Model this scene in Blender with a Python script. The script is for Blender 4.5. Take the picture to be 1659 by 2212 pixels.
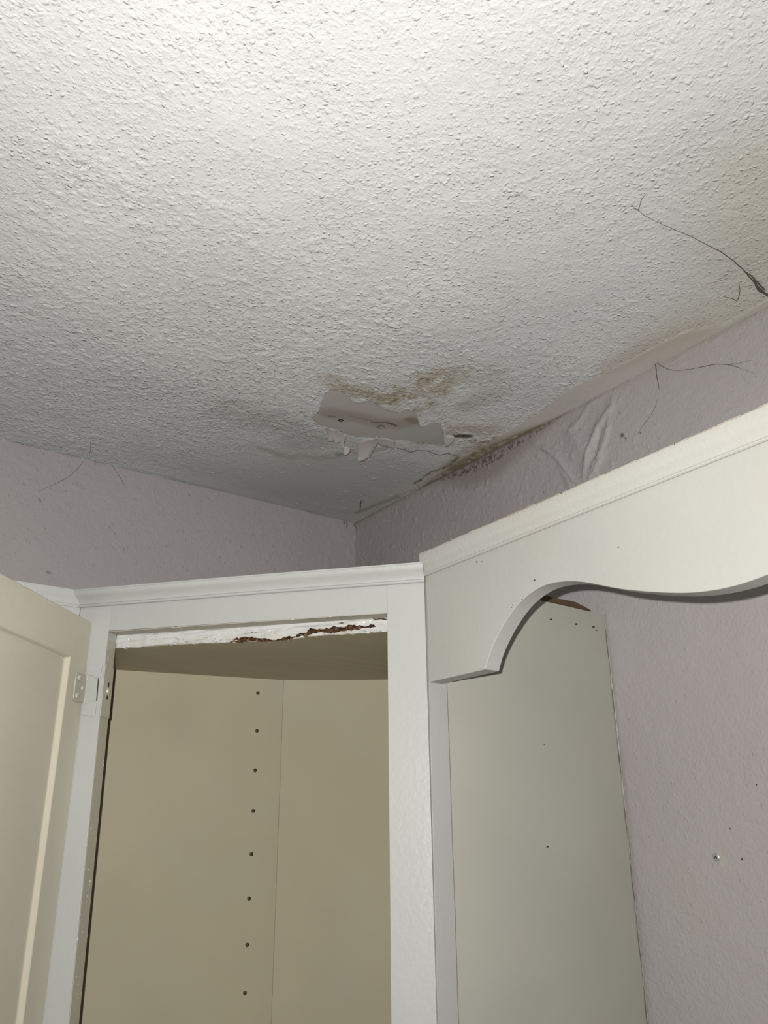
import bpy, bmesh, math, random
import numpy as np
from mathutils import Vector, Matrix

random.seed(4)
sc = bpy.context.scene
for o in list(bpy.data.objects):
    bpy.data.objects.remove(o)
COL = sc.collection

# ------------------------------------------------------------------ camera
H = 2.44                                   # ceiling height; room corner at x=0, y=0, room towards -x -y
FPX = 1807.76; CX, CY = 829.5, 1106.0      # focal length in pixels of the 1659x2212 frame
PITCH, ROLL, YAW = 0.3734, -0.0078, 0.9525
CAM = np.array([-0.87284, -1.32725, 1.842])
def cam_basis():
    f = np.array([math.cos(PITCH)*math.cos(YAW), math.cos(PITCH)*math.sin(YAW), math.sin(PITCH)])
    r = np.array([math.sin(YAW), -math.cos(YAW), 0.0]); u = np.cross(r, f)
    c, s = math.cos(ROLL), math.sin(ROLL)
    return f, c*r+s*u, -s*r+c*u
F_, R_, U_ = cam_basis()
cam_d = bpy.data.cameras.new('camera'); cam = bpy.data.objects.new('camera', cam_d); COL.objects.link(cam)
cam_d.sensor_fit = 'VERTICAL'; cam_d.sensor_height = 36.0; cam_d.lens = FPX/2212*36.0
cam_d.clip_start = 0.02; cam_d.clip_end = 50
M = Matrix(((R_[0], U_[0], -F_[0], CAM[0]), (R_[1], U_[1], -F_[1], CAM[1]), (R_[2], U_[2], -F_[2], CAM[2]), (0, 0, 0, 1)))
cam.matrix_world = M
sc.camera = cam

# ------------------------------------------------------------------ light
sc.view_settings.view_transform = 'Standard'; sc.view_settings.look = 'None'
sc.view_settings.gamma = 1.0; sc.view_settings.use_curve_mapping = False
sc.view_settings.exposure = 0.0
world = bpy.data.worlds.new('world'); sc.world = world; world.use_nodes = True
world.node_tree.nodes['Background'].inputs[0].default_value = (0.9, 0.95, 1.0, 1)
world.node_tree.nodes['Background'].inputs[1].default_value = 0.05
FLASH_POWER = 14.9
fl = bpy.data.lights.new('phone_flash', 'AREA'); fl.shape = 'DISK'; fl.size = 0.007
fl.energy = FLASH_POWER; fl.color = (1.0, 0.985, 0.955)
flo = bpy.data.objects.new('phone_flash', fl); COL.objects.link(flo)
FPOS = CAM - 0.022*R_ + 0.018*U_
FM = M.copy(); FM.translation = Vector(FPOS); flo.matrix_world = FM @ Matrix.Rotation(math.radians(10), 4, 'Y') @ Matrix.Rotation(math.radians(3), 4, 'X')
# ------------------------------------------------------------------ helpers
def at(px, py, P, n):
    """point of the plane (P, n) seen at a pixel of the photograph"""
    d = F_*FPX + R_*(px-CX) - U_*(py-CY)
    P = np.array(P, float); n = np.array(n, float)
    return CAM + d*((P-CAM)@n)/(d@n)
def on_ceiling(px, py, z=H): return at(px, py, (0, 0, z), (0, 0, 1))
def on_right(px, py, x=0.0): return at(px, py, (x, 0, 0), (1, 0, 0))
def on_left(px, py, y=0.0): return at(px, py, (0, y, 0), (0, 1, 0))

def tag(o, label=None, cat=None, group=None, kind=None):
    if label: o['label'] = label
    if cat: o['category'] = cat
    if group: o['group'] = group
    if kind: o['kind'] = kind
    return o
def thing(name, loc, label, cat, group=None):
    o = bpy.data.objects.new(name, None); COL.objects.link(o); o.location = loc
    o.empty_display_size = .05
    return tag(o, label, cat, group)
def rootloc(o):
    while o.parent: o = o.parent
    return Vector(o.location)
def mesh_obj(name, verts, faces, mat, parent=None, smooth=False, bevel=0, origin=None, attrs=None):
    """link ONE mesh; verts in world coordinates"""
    org = Vector((0, 0, 0))
    if parent is not None: org = rootloc(parent)
    elif origin is not None: org = Vector(origin)
    V = np.array(verts, dtype=float)-np.array(org)
    me = bpy.data.meshes.new(name)
    me.from_pydata(V.tolist(), [], [list(f) for f in faces]); me.update()
    bm = bmesh.new(); bm.from_mesh(me); bmesh.ops.recalc_face_normals(bm, faces=bm.faces); bm.to_mesh(me); bm.free()
    me.materials.append(mat)
    if smooth: me.polygons.foreach_set('use_smooth', [True]*len(me.polygons))
    o = bpy.data.objects.new(name, me); COL.objects.link(o)
    if parent is not None:
        o.parent = parent
    elif origin is not None: o.location = org
    if bevel:
        b = o.modifiers.new('bevel', 'BEVEL'); b.width = bevel; b.segments = 2; b.limit_method = 'ANGLE'; b.angle_limit = math.radians(40)
        me.polygons.foreach_set('use_smooth', [True]*len(me.polygons))
        w = o.modifiers.new('wn', 'WEIGHTED_NORMAL'); w.keep_sharp = True
    return o
def grid_obj(name, P, mat, parent=None, color=None, pop=None, flip=False, origin=None):
    """P: (n,m,3) array of points; fast grid mesh with optional point attributes"""
    n, m = P.shape[:2]
    org = np.array(rootloc(parent)) if parent is not None else (np.array(origin) if origin is not None else np.zeros(3))
    idx = np.arange(n*m).reshape(n, m)
    q = np.stack([idx[:-1, :-1], idx[1:, :-1], idx[1:, 1:], idx[:-1, 1:]], -1).reshape(-1, 4)
    if flip: q = q[:, ::-1]
    me = bpy.data.meshes.new(name)
    me.vertices.add(n*m); me.vertices.foreach_set('co', (P.reshape(-1, 3)-org).ravel())
    me.loops.add(q.size); me.loops.foreach_set('vertex_index', q.ravel().astype(np.int32))
    me.polygons.add(len(q)); me.polygons.foreach_set('loop_start', np.arange(0, q.size, 4, dtype=np.int32))
    me.update(calc_edges=True)
    me.polygons.foreach_set('use_smooth', [True]*len(q))
    if color is not None:
        a = me.attributes.new('tint', 'FLOAT_COLOR', 'POINT')
        c = np.ones((n*m, 4), np.float32); c[:, :3] = color.reshape(-1, 3); a.data.foreach_set('color', c.ravel())
    if pop is not None:
        a = me.attributes.new('pop', 'FLOAT', 'POINT'); a.data.foreach_set('value', pop.ravel().astype(np.float32))
    me.materials.append(mat)
    o = bpy.data.objects.new(name, me); COL.objects.link(o)
    if parent is not None: o.parent = parent
    elif origin is not None: o.location = origin
    return o
CUBE_F = [(0, 1, 3, 2), (4, 6, 7, 5), (0, 4, 5, 1), (2, 3, 7, 6), (0, 2, 6, 4), (1, 5, 7, 3)]
def hexa(pts8): return pts8, CUBE_F
def box(x0, x1, y0, y1, z0, z1, fr=None):
    v = [np.array([x, y, z], float) for x in (x0, x1) for y in (y0, y1) for z in (z0, z1)]
    if fr is not None: v = [fr(*p) for p in v]
    return v, CUBE_F
def join(parts):
    V, Fc = [], []
    for v, f in parts:
        b = len(V); V += [np.array(p, float) for p in v]; Fc += [tuple(i+b for i in q) for q in f]
    return V, Fc
def prism(poly, h0, h1, fr):
    """poly: list of (a,b); extruded h0..h1 along third coordinate; fr maps (a,b,h) to world"""
    n = len(poly)
    v = [fr(a, b, h0) for a, b in poly]+[fr(a, b, h1) for a, b in poly]
    f = [tuple(range(n))[::-1], tuple(range(n, 2*n))]+[(i, (i+1) % n, n+(i+1) % n, n+i) for i in range(n)]
    return v, f
def sweep(profile, ends):
    """profile list of (out,z); ends: list of functions (out,z)->world point, one for every station"""
    n = len(profile); V = []; Fc = []
    for e in ends: V += [e(o_, z_) for o_, z_ in profile]
    for k in range(len(ends)-1):
        for i in range(n):
            j = (i+1) % n; Fc.append((k*n+i, k*n+j, (k+1)*n+j, (k+1)*n+i))
    Fc.append(tuple(range(n))); Fc.append(tuple(range((len(ends)-1)*n, len(ends)*n))[::-1])
    return V, Fc
def tube(pts, rad, seg=6):
    """thin strand through pts with per-point radius"""
    pts = [Vector(p) for p in pts]; V = []; Fc = []
    for i, p in enumerate(pts):
        t = (pts[min(i+1, len(pts)-1)]-pts[max(i-1, 0)]).normalized()
        a = t.cross(Vector((.3, .5, .81))).normalized(); b = t.cross(a)
        r = rad[i] if hasattr(rad, '__len__') else rad
        for k in range(seg):
            th = 2*math.pi*k/seg; V.append(np.array(p+a*math.cos(th)*r+b*math.sin(th)*r))
    for i in range(len(pts)-1):
        for k in range(seg):
            Fc.append((i*seg+k, i*seg+(k+1) % seg, (i+1)*seg+(k+1) % seg, (i+1)*seg+k))
    Fc.append(tuple(range(seg))[::-1]); Fc.append(tuple(range((len(pts)-1)*seg, len(pts)*seg)))
    return V, Fc
def lathe(prof, O, ax, seg=20):
    """prof list of (r, h) about axis ax from O"""
    ax = Vector(ax).normalized(); a = ax.cross(Vector((.2, .3, .9))).normalized(); b = ax.cross(a); O = Vector(O)
    V = []; Fc = []
    for r, h in prof:
        for k in range(seg):
            th = 2*math.pi*k/seg; V.append(np.array(O+ax*h+(a*math.cos(th)+b*math.sin(th))*r))
    for i in range(len(prof)-1):
        for k in range(seg): Fc.append((i*seg+k, i*seg+(k+1) % seg, (i+1)*seg+(k+1) % seg, (i+1)*seg+k))
    Fc.append(tuple(range(seg))[::-1]); Fc.append(tuple(range((len(prof)-1)*seg, len(prof)*seg)))
    return V, Fc
# value noise
def vn(x, y, scale, seed=0, octv=1):
    out = 0; amp = 1; tot = 0
    for oc in range(int(octv)):
        xs = np.asarray(x)*scale; ys = np.asarray(y)*scale
        xi = np.floor(xs).astype(np.int64); yi = np.floor(ys).astype(np.int64); fx = xs-xi; fy = ys-yi
        fx = fx*fx*(3-2*fx); fy = fy*fy*(3-2*fy)
        def h(a, b):
            n = (a*374761393+b*668265263+(int(seed)+oc)*974634777) & 0x7fffffff
            n = ((n ^ (n >> 13))*1274126177) & 0x7fffffff
            n = ((n ^ (n >> 15))*2246822519) & 0x7fffffff
            return (n & 0xffff)/65535.0
        v = (h(xi, yi)*(1-fx)+h(xi+1, yi)*fx)*(1-fy)+(h(xi, yi+1)*(1-fx)+h(xi+1, yi+1)*fx)*fy
        out = out+v*amp; tot += amp; amp *= .5; scale *= 2
    return out/tot
def inpoly(X, Y, poly):
    ins = np.zeros(X.shape, bool); n = len(poly)
    for i in range(n):
        x1, y1 = poly[i]; x2, y2 = poly[(i+1) % n]
        c = ((y1 > Y) != (y2 > Y)) & (X < (x2-x1)*(Y-y1)/((y2-y1) if y2 != y1 else 1e-12)+x1)
        ins ^= c
    return ins
def dpoly(X, Y, pts, closed=False):
    """distance to a polyline, and the parameter along it 0..1"""
    best = np.full(X.shape, 1e9); par = np.zeros(X.shape); n = len(pts); m = n if closed else n-1
    for i in range(m):
        ax_, ay_ = pts[i]; bx_, by_ = pts[(i+1) % n]; dx, dy = bx_-ax_, by_-ay_; L = dx*dx+dy*dy+1e-15
        t = np.clip(((X-ax_)*dx+(Y-ay_)*dy)/L, 0, 1); dd = np.hypot(X-ax_-t*dx, Y-ay_-t*dy)
        k = dd < best; best = np.where(k, dd, best); par = np.where(k, (i+t)/m, par)
    return best, par
def sm(x, a, b):
    t = np.clip((x-a)/(b-a), 0, 1); return t*t*(3-2*t)
def mix(c, col, f):
    f = np.clip(f, 0, 1)[..., None]; return c*(1-f)+np.array(col)*f

# ------------------------------------------------------------------ materials
def new_mat(name):
    m = bpy.data.materials.new(name); m.use_nodes = True
    nt = m.node_tree; b = nt.nodes['Principled BSDF']; return m, nt, b
def nd(nt, t, **kw):
    n = nt.nodes.new(t)
    for k, v in kw.items():
        if k in n.inputs: n.inputs[k].default_value = v
        else: setattr(n, k, v)
    return n
def tone(c): return tuple(v*.77 for v in c)
def paint(name, col, rough=.4, var=.04, bump=.15, scale=260, spec=.5, streak=None, specks=None, patch=None):
    """brushed household paint: faint tonal blotches, fine bump, optional wood grain streaks and chips"""
    m, nt, b = new_mat(name); L = nt.links; col = tone(col)
    if patch: patch = (tone(patch[0]), patch[1])
    if streak: streak = (tone(streak[0]), streak[1], streak[2])
    if specks: specks = (tone(specks[0]), specks[1], specks[2])
    tc = nd(nt, 'ShaderNodeTexCoord')
    n1 = nd(nt, 'ShaderNodeTexNoise', Scale=6.0, Detail=4.0); L.new(tc.outputs['Object'], n1.inputs['Vector'])
    r1 = nd(nt, 'ShaderNodeMapRange'); L.new(n1.outputs[0], r1.inputs[0])
    r1.inputs[1].default_value = .3; r1.inputs[2].default_value = .7; r1.inputs[3].default_value = 1-var; r1.inputs[4].default_value = 1+var*.3
    mx = nd(nt, 'ShaderNodeVectorMath', operation='SCALE'); mx.inputs[0].default_value = col
    L.new(r1.outputs[0], mx.inputs['Scale']); out = mx.outputs[0]
    if patch:
        pc, amt = patch
        n4 = nd(nt, 'ShaderNodeTexNoise', Scale=9.0, Detail=3.0); L.new(tc.outputs['Object'], n4.inputs['Vector'])
        r4 = nd(nt, 'ShaderNodeMapRange'); L.new(n4.outputs[0], r4.inputs[0])
        r4.inputs[1].default_value = .5; r4.inputs[2].default_value = .75; r4.inputs[3].default_value = 0; r4.inputs[4].default_value = amt
        m4 = nd(nt, 'ShaderNodeMix', data_type='RGBA'); L.new(r4.outputs[0], m4.inputs[0]); L.new(out, m4.inputs[6]); m4.inputs[7].default_value = (*pc, 1); out = m4.outputs[2]
    if streak:
        mp = nd(nt, 'ShaderNodeMapping'); mp.inputs['Rotation'].default_value = streak[1]; mp.inputs['Scale'].default_value = (4, 90, 90)
        L.new(tc.outputs['Object'], mp.inputs[0]); n2 = nd(nt, 'ShaderNodeTexNoise', Scale=1.0, Detail=3.0); L.new(mp.outputs[0], n2.inputs['Vector'])
        r2 = nd(nt, 'ShaderNodeMapRange'); L.new(n2.outputs[0], r2.inputs[0]); r2.inputs[1].default_value = .35; r2.inputs[2].default_value = .65
        r2.inputs[3].default_value = 0; r2.inputs[4].default_value = streak[2]
        m2 = nd(nt, 'ShaderNodeMix', data_type='RGBA'); L.new(r2.outputs[0], m2.inputs[0]); L.new(out, m2.inputs[6]); m2.inputs[7].default_value = (*streak[0], 1); out = m2.outputs[2]
    if specks:
        scol, sscale, thr = specks
        v = nd(nt, 'ShaderNodeTexNoise', Scale=sscale, Detail=3.0, Roughness=.7); L.new(tc.outputs['Object'], v.inputs['Vector'])
        r3 = nd(nt, 'ShaderNodeMapRange'); L.new(v.outputs[0], r3.inputs[0]); r3.inputs[1].default_value = thr; r3.inputs[2].default_value = thr+.03
        m3 = nd(nt, 'ShaderNodeMix', data_type='RGBA'); L.new(r3.outputs[0], m3.inputs[0]); L.new(out, m3.inputs[6]); m3.inputs[7].default_value = (*scol, 1); out = m3.outputs[2]
    L.new(out, b.inputs['Base Color']); b.inputs['Roughness'].default_value = rough
    b.inputs['Specular IOR Level'].default_value = spec*.75
    if bump:
        nb = nd(nt, 'ShaderNodeTexNoise', Scale=float(scale), Detail=2.0); L.new(tc.outputs['Object'], nb.inputs['Vector'])
        bp = nd(nt, 'ShaderNodeBump', Strength=bump, Distance=.001); L.new(nb.outputs[0], bp.inputs['Height']); L.new(bp.outputs[0], b.inputs['Normal'])
    return m
WHITE = paint('white_gloss_paint', (.415, .417, .40), rough=.32, var=.05, bump=.25, scale=180)
WHITE_OLD = paint('aged_white_paint', (.41, .405, .375), rough=.4, var=.07, bump=.2, scale=150, patch=((.40, .385, .34), .35), specks=((.10, .07, .05), 55.0, .772))
PANEL = paint('panel_offwhite_paint', (.405, .40, .345), rough=.38, var=.06, bump=.12, scale=120, patch=((.43, .39, .35), .35), specks=((.07, .05, .04), 48.0, .765))
BEIGE = paint('interior_beige_paint', (.405, .365, .255), rough=.7, spec=.25, var=.07, bump=.12, scale=140, patch=((.385, .36, .29), .5))
BEIGE_DOOR = paint('door_beige_paint', (.55, .51, .405), rough=.32, var=.06, bump=.12, scale=140, streak=((.48, .44, .345), (0, 0, 0), .15))
BEIGE_CHIP = paint('chipped_beige_paint', (.42, .39, .31), rough=.4, var=.05, bump=.2, specks=((.70, .69, .65), 150.0, .64))
TOPB = paint('wood_grain_beige_paint', (.44, .39, .265), rough=.5, var=.10, bump=.2, streak=((.38, .32, .20), (0, 0, math.radians(48.6)), .6), specks=((.8, .78, .7), 150.0, .75))
HINGE = paint('painted_hinge', (.43, .405, .33), rough=.35, var=.04, bump=.15)
DARK = paint('dark_gap', (.035, .028, .02), rough=.9, var=.2, bump=0)
HOLE = paint('hole_wood', (.10, .07, .04), rough=.9, var=.2, bump=0)
RAW = paint('rotten_raw_wood', (.05, .028, .014), rough=.9, var=.4, bump=.8, scale=300, streak=((.12, .075, .038), (0, 0, math.radians(0)), .6), specks=((.02, .015, .01), 90.0, .62))
CAULK = paint('old_caulk', (.40, .38, .345), rough=.6, var=.15, bump=.5)
METAL, nt_, b_ = new_mat('dull_screw_metal'); b_.inputs['Base Color'].default_value = (.42, .44, .42, 1); b_.inputs['Metallic'].default_value = .8; b_.inputs['Roughness'].default_value = .45
n_ = nd(nt_, 'ShaderNodeTexNoise', Scale=900.0); r_ = nd(nt_, 'ShaderNodeMapRange'); r_.inputs[3].default_value = .3; r_.inputs[4].default_value = .6
nt_.links.new(n_.outputs[0], r_.inputs[0]); nt_.links.new(r_.outputs[0], b_.inputs['Roughness'])
WEB = paint('dusty_cobweb', (.11, .095, .075), rough=.95, var=.2, bump=0)
FLOOR = paint('brown_floor', (.20, .16, .12), rough=.6, var=.15, bump=.1, scale=40)
PLAIN = paint('mauve_wall_far', (.38, .35, .35), rough=.7, var=.05, bump=.3)
FLAKE = paint('peeled_paint_underside', (.42, .395, .375), rough=.6, var=.05, bump=.1)

def textured(name, base, lumps, rough, blobs=()):
    """ceiling / wall coat: colour attribute 'tint', lump height scaled by attribute 'pop'"""
    m, nt, b = new_mat(name); L = nt.links
    tc = nd(nt, 'ShaderNodeTexCoord'); at_ = nd(nt, 'ShaderNodeAttribute', attribute_name='tint'); ap = nd(nt, 'ShaderNodeAttribute', attribute_name='pop')
    n1 = nd(nt, 'ShaderNodeTexNoise', Scale=5.0, Detail=5.0); L.new(tc.outputs['Object'], n1.inputs['Vector'])
    r1 = nd(nt, 'ShaderNodeMapRange'); L.new(n1.outputs[0], r1.inputs[0]); r1.inputs[3].default_value = .93; r1.inputs[4].default_value = 1.05
    mx = nd(nt, 'ShaderNodeVectorMath', operation='SCALE'); mx.inputs[0].default_value = tone(base); L.new(r1.outputs[0], mx.inputs['Scale'])
    mu = nd(nt, 'ShaderNodeVectorMath', operation='MULTIPLY'); L.new(mx.outputs[0], mu.inputs[0]); L.new(at_.outputs['Color'], mu.inputs[1])
    L.new(mu.outputs[0], b.inputs['Base Color']); b.inputs['Roughness'].default_value = rough; b.inputs['Specular IOR Level'].default_value = .3
    h = None
    nw = nd(nt, 'ShaderNodeTexNoise', Scale=160.0, Detail=1.0); L.new(tc.outputs['Object'], nw.inputs['Vector'])
    sw = nd(nt, 'ShaderNodeVectorMath', operation='SCALE'); L.new(nw.outputs['Color'], sw.inputs[0]); sw.inputs['Scale'].default_value = .006
    aw = nd(nt, 'ShaderNodeVectorMath', operation='ADD'); L.new(tc.outputs['Object'], aw.inputs[0]); L.new(sw.outputs[0], aw.inputs[1])
    for (scale, thr, amp) in blobs:
        v = nd(nt, 'ShaderNodeTexVoronoi', Scale=scale); L.new(aw.outputs[0], v.inputs['Vector'])
        rr_ = nd(nt, 'ShaderNodeMapRange', interpolation_type='SMOOTHSTEP'); L.new(v.outputs['Distance'], rr_.inputs[0])
        rr_.inputs[1].default_value = .55; rr_.inputs[2].default_value = .12; rr_.inputs[3].default_value = 0; rr_.inputs[4].default_value = amp
        sx = nd(nt, 'ShaderNodeSeparateColor'); L.new(v.outputs['Color'], sx.inputs[0])
        rt = nd(nt, 'ShaderNodeMapRange'); L.new(sx.outputs[0], rt.inputs[0]); rt.inputs[1].default_value = thr; rt.inputs[2].default_value = 1.0
        mm_ = nd(nt, 'ShaderNodeMath', operation='MULTIPLY'); L.new(rr_.outputs[0], mm_.inputs[0]); L.new(rt.outputs[0], mm_.inputs[1])
        if h is None: h = mm_.outputs[0]
        else:
            a = nd(nt, 'ShaderNodeMath', operation='ADD'); L.new(h, a.inputs[0]); L.new(mm_.outputs[0], a.inputs[1]); h = a.outputs[0]
    for (scale, lo, hi, amp, det) in lumps:
        n = nd(nt, 'ShaderNodeTexNoise', Scale=scale, Detail=det, Roughness=.5); L.new(tc.outputs['Object'], n.inputs['Vector'])
        r = nd(nt, 'ShaderNodeMapRange', interpolation_type='SMOOTHSTEP'); L.new(n.outputs[0], r.inputs[0]); r.inputs[1].default_value = lo; r.inputs[2].default_value = hi
        r.inputs[3].default_value = 0; r.inputs[4].default_value = amp
        if h is None: h = r.outputs[0]
        else:
            a = nd(nt, 'ShaderNodeMath', operation='ADD'); L.new(h, a.inputs[0]); L.new(r.outputs[0], a.inputs[1]); h = a.outputs[0]
    p = nd(nt, 'ShaderNodeMath', operation='MULTIPLY'); L.new(h, p.inputs[0]); L.new(ap.outputs['Fac'], p.inputs[1])
    nf = nd(nt, 'ShaderNodeTexNoise', Scale=500.0, Detail=2.0); L.new(tc.outputs['Object'], nf.inputs['Vector'])
    f = nd(nt, 'ShaderNodeMath', operation='MULTIPLY_ADD'); L.new(nf.outputs[0], f.inputs[0]); f.inputs[1].default_value = .00025; L.new(p.outputs[0], f.inputs[2])
    bp = nd(nt, 'ShaderNodeBump', Strength=1.0, Distance=1.0); L.new(f.outputs[0], bp.inputs['Height']); L.new(bp.outputs[0], b.inputs['Normal'])
    return m
CEIL_MAT = textured('popcorn_ceiling', (.64, .643, .632), [(60.0, .42, .72, .0005, 2.0), (190.0, .42, .70, .0003, 1.5)], .75, blobs=[(200.0, .22, .0009), (350.0, .35, .00035)])
WALLM = textured('mauve_wall', (.395, .367, .363), [(60.0, .3, .7, .0004, 2.0), (230.0, .4, .7, .00020, 1.5)], .6, blobs=[(170.0, .84, .0009)])

# ------------------------------------------------------------------ ceiling
def axis_coords(segs):
    out = []
    for a, b, st in segs: out.append(np.arange(a, b-1e-9, st))
    out.append([segs[-1][1]]); return np.concatenate(out)
FAR = -3.0
gx = axis_coords([(FAR, -1.6, .05), (-1.6, -.80, .006), (-.80, 0.0, .0016)])
gy = axis_coords([(FAR, -1.6, .05), (-1.6, -.72, .006), (-.72, 0.0, .0016)])
X, Y = np.meshgrid(gx, gy, indexing='ij')
def C2(pts, sc_=1., ox=0, oy=0):
    return [tuple(on_ceiling(ox+x/sc_, oy+y/sc_)[:2]) for x, y in pts]
Z4 = dict(sc_=3.318, ox=560, oy=760)
Z5 = dict(sc_=2.68, ox=1040, oy=640)
wx = (vn(X, Y, 90, 5, 3)-.5); wy = (vn(X, Y, 90, 15, 3)-.5)
Xj = X+wx*.010; Yj = Y+wy*.010
peel = C2([(470, 300), (500, 275), (560, 275), (640, 320), (670, 360), (740, 365), (800, 358), (880, 400), (930, 425), (1000, 440), (1060, 420), (1100, 430),
           (1130, 470), (1150, 540), (1190, 535), (1230, 512), (1300, 520), (1320, 600), (1345, 672), (1200, 650), (980, 622), (820, 606), (700, 610), (640, 592),
           (560, 562), (490, 545), (430, 520), (385, 480), (395, 450), (432, 430), (440, 380), (455, 350)], **Z4)
inp = inpoly(X+wx*.006, Y+wy*.006, peel)
dpe, _ = dpoly(X+wx*.006, Y+wy*.006, peel, True)
sd = np.where(inp, -dpe, dpe)                     # signed distance to the edge of the bare patch
white = np.ones(X.shape+(3,))
tint = white.copy()
# coat density: full over the room, thinning to nearly none in the wet corner
dens = .35+.65*sm(np.hypot(X*1.0, Y*1.15), .20, .50)
big = vn(X, Y, 14, 3, 3)
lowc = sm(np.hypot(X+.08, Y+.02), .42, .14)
pop = np.clip(dens*(.55+.9*big), 0, 1.15)*(1-.70*lowc)
ring = C2([(0, 690), (150, 730), (400, 760), (620, 740), (700, 780), (990, 690), (1180, 700), (1290, 735), (1430, 760)], **Z4)
# smooth drywall tape band on the ceiling along the right wall
tp = np.array([on_ceiling(*p)[:2] for p in [(775, 1120), (850, 1080), (905, 1050), (893, 1043), (960, 1010), (985, 988), (1020, 976), (1100, 926), (1160, 890), (1227, 836), (1309, 800), (1383, 763), (1458, 722), (1529, 703), (1566, 698)]])
o_s = np.argsort(tp[:, 1]); tape_w = np.interp(Y, np.concatenate([[-1.6, tp[o_s[0], 1]-.03], tp[o_s, 1], [0]]), np.concatenate([[.006, .010], -tp[o_s, 0], [.010]]))
tape_in = (-Xj) < tape_w
tape_e = np.abs(-Xj-tape_w)
pop = np.where(tape_in, pop*.12, pop)
pop = pop*(1-.0*inp)
pop = np.where(sd < 0, 0.02, pop)
# colours ---------------------------------------------------------------
tint = mix(tint, (.93, .93, .94), .5*sm(vn(X, Y, 5, 77, 2), .45, .7))
# yellow brown water stain above the bare patch
st = C2([(480, 190), (560, 230), (700, 290), (830, 330), (950, 390), (1050, 350), (1150, 285), (1260, 215), (1390, 170), (1480, 150)], **Z4)
ds, ps = dpoly(X, Y, st); nz = vn(X, Y, 60, 9, 4); nz2 = vn(X, Y, 230, 19, 2)
wst = .027*np.interp(ps, [0, .3, .55, .75, 1], [.5, .8, 1.5, 1.3, .6])
fs = sm(wst*1.5-ds, 0, wst)*sm(nz, .2, .55)
tint = mix(tint, (.71, .63, .49), fs*.9); tint = mix(tint, (.32, .23, .12), fs*sm(nz2, .50, .78)*.85*np.interp(ps, [0, .3, .5, .7, 1], [.1, .5, 1, .8, .1]))
st2 = C2([(1400, 560), (1520, 560), (1640, 560)], **Z4); d2, _ = dpoly(X, Y, st2); tint = mix(tint, (.74, .62, .50), sm(.035-d2, 0, .03)*.7*sm(nz, .2, .6))
# grey damp shadows of mould near the corner
for (pts, w, col, amt) in [
    ([(-200, 420), (0, 480), (250, 560), (330, 640)], .040, (.62, .62, .60), .55),
    ([(150, 745), (230, 752), (330, 745), (430, 760), (560, 745)], .012, (.62, .62, .57), .75),
    ([(0, 690), (70, 705), (150, 740)], .006, (.60, .58, .54), .7),
    ([(560, 738), (620, 728)], .006, (.33, .30, .20), .8),
    ([(620, 700), (700, 720), (830, 700), (900, 690)], .006, (.72, .55, .55), .8),
    ([(1500, 380), (1620, 330), (1700, 300)], .022, (.70, .69, .64), .7),
    ([(1440, 120), (1560, 180), (1650, 160)], .028, (.74, .74, .70), .6),
    ([(1160, 640), (1300, 620)], .02, (.66, .66, .62), .5)]:
    dd, _ = dpoly(X, Y, C2(pts, **Z4)); tint = mix(tint, col, sm(w*1.4-dd, 0, w)*amt*(.4+.9*nz))
tint = mix(tint, (.70, .715, .70), lowc*.75)  # greyish smooth zone, plus corner shade painted into the tint
# dark crack through the old joint
for (pts, w, amt) in [([(990, 688), (1040, 700), (1080, 716), (1130, 702), (1190, 702), (1240, 718), (1290, 735), (1350, 722), (1390, 735), (1440, 755)], .0016, .9),
                      ([(640, 722), (720, 716)], .0012, .5), ([(730, 1060), (722, 1100), (726, 1130)], .0013, .9), ([(745, 1065), (722, 1090)], .001, .8)]:
    dd, _ = dpoly(X+wx*.004, Y+wy*.004, C2(pts, **Z4)); tint = mix(tint, (.13, .11, .07), sm(w*1.3-dd, 0, w)*amt)
# bare taupe patch
pc = mix(white.copy(), (.74, .69, .65), np.ones(X.shape))
low, _ = dpoly(X, Y, C2([(500, 440), (700, 470), (850, 510), (1000, 520), (1130, 500)], **Z4)); pc = mix(pc, (.52, .46, .41), sm(.026-low, 0, .02)*.75)
bl, _ = dpoly(X, Y, C2([(1080, 490), (1120, 500)], **Z4)); pc = mix(pc, (.42, .33, .25), sm(.012-bl, 0, .008)*.8)
gr, _ = dpoly(X, Y, C2([(1180, 590), (1310, 600)], **Z4)); pc = mix(pc, (.66, .67, .62), sm(.045-gr, 0, .03)*.9)
mo, _ = dpoly(X+wx*.01, Y+wy*.01, C2([(810, 500), (860, 512), (920, 512), (970, 528)], **Z4)); pc = mix(pc, (.05, .055, .03), sm(.0026-mo, 0, .003)*.9)
mo, _ = dpoly(X, Y, C2([(870, 540), (940, 530)], **Z4)); pc = mix(pc, (.07, .08, .04), sm(.009-mo, 0, .006)*sm(vn(X, Y, 300, 8, 2), .5, .66)*.9)
mo, _ = dpoly(X, Y, C2([(640, 460), (800, 495)], **Z4)); pc = mix(pc, (.25, .22, .17), sm(.0018-mo, 0, .002)*.6)
mo, _ = dpoly(X, Y, C2([(500, 462), (540, 464)], **Z4)); pc = mix(pc, (.2, .22, .12), sm(.0035-mo, 0, .003)*.7)
tint = np.where((sd < 0)[..., None], pc, tint)
tint = mix(tint, (.50, .42, .34), sm(.0012-np.abs(sd+.0006), 0, .001)*.35)
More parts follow.
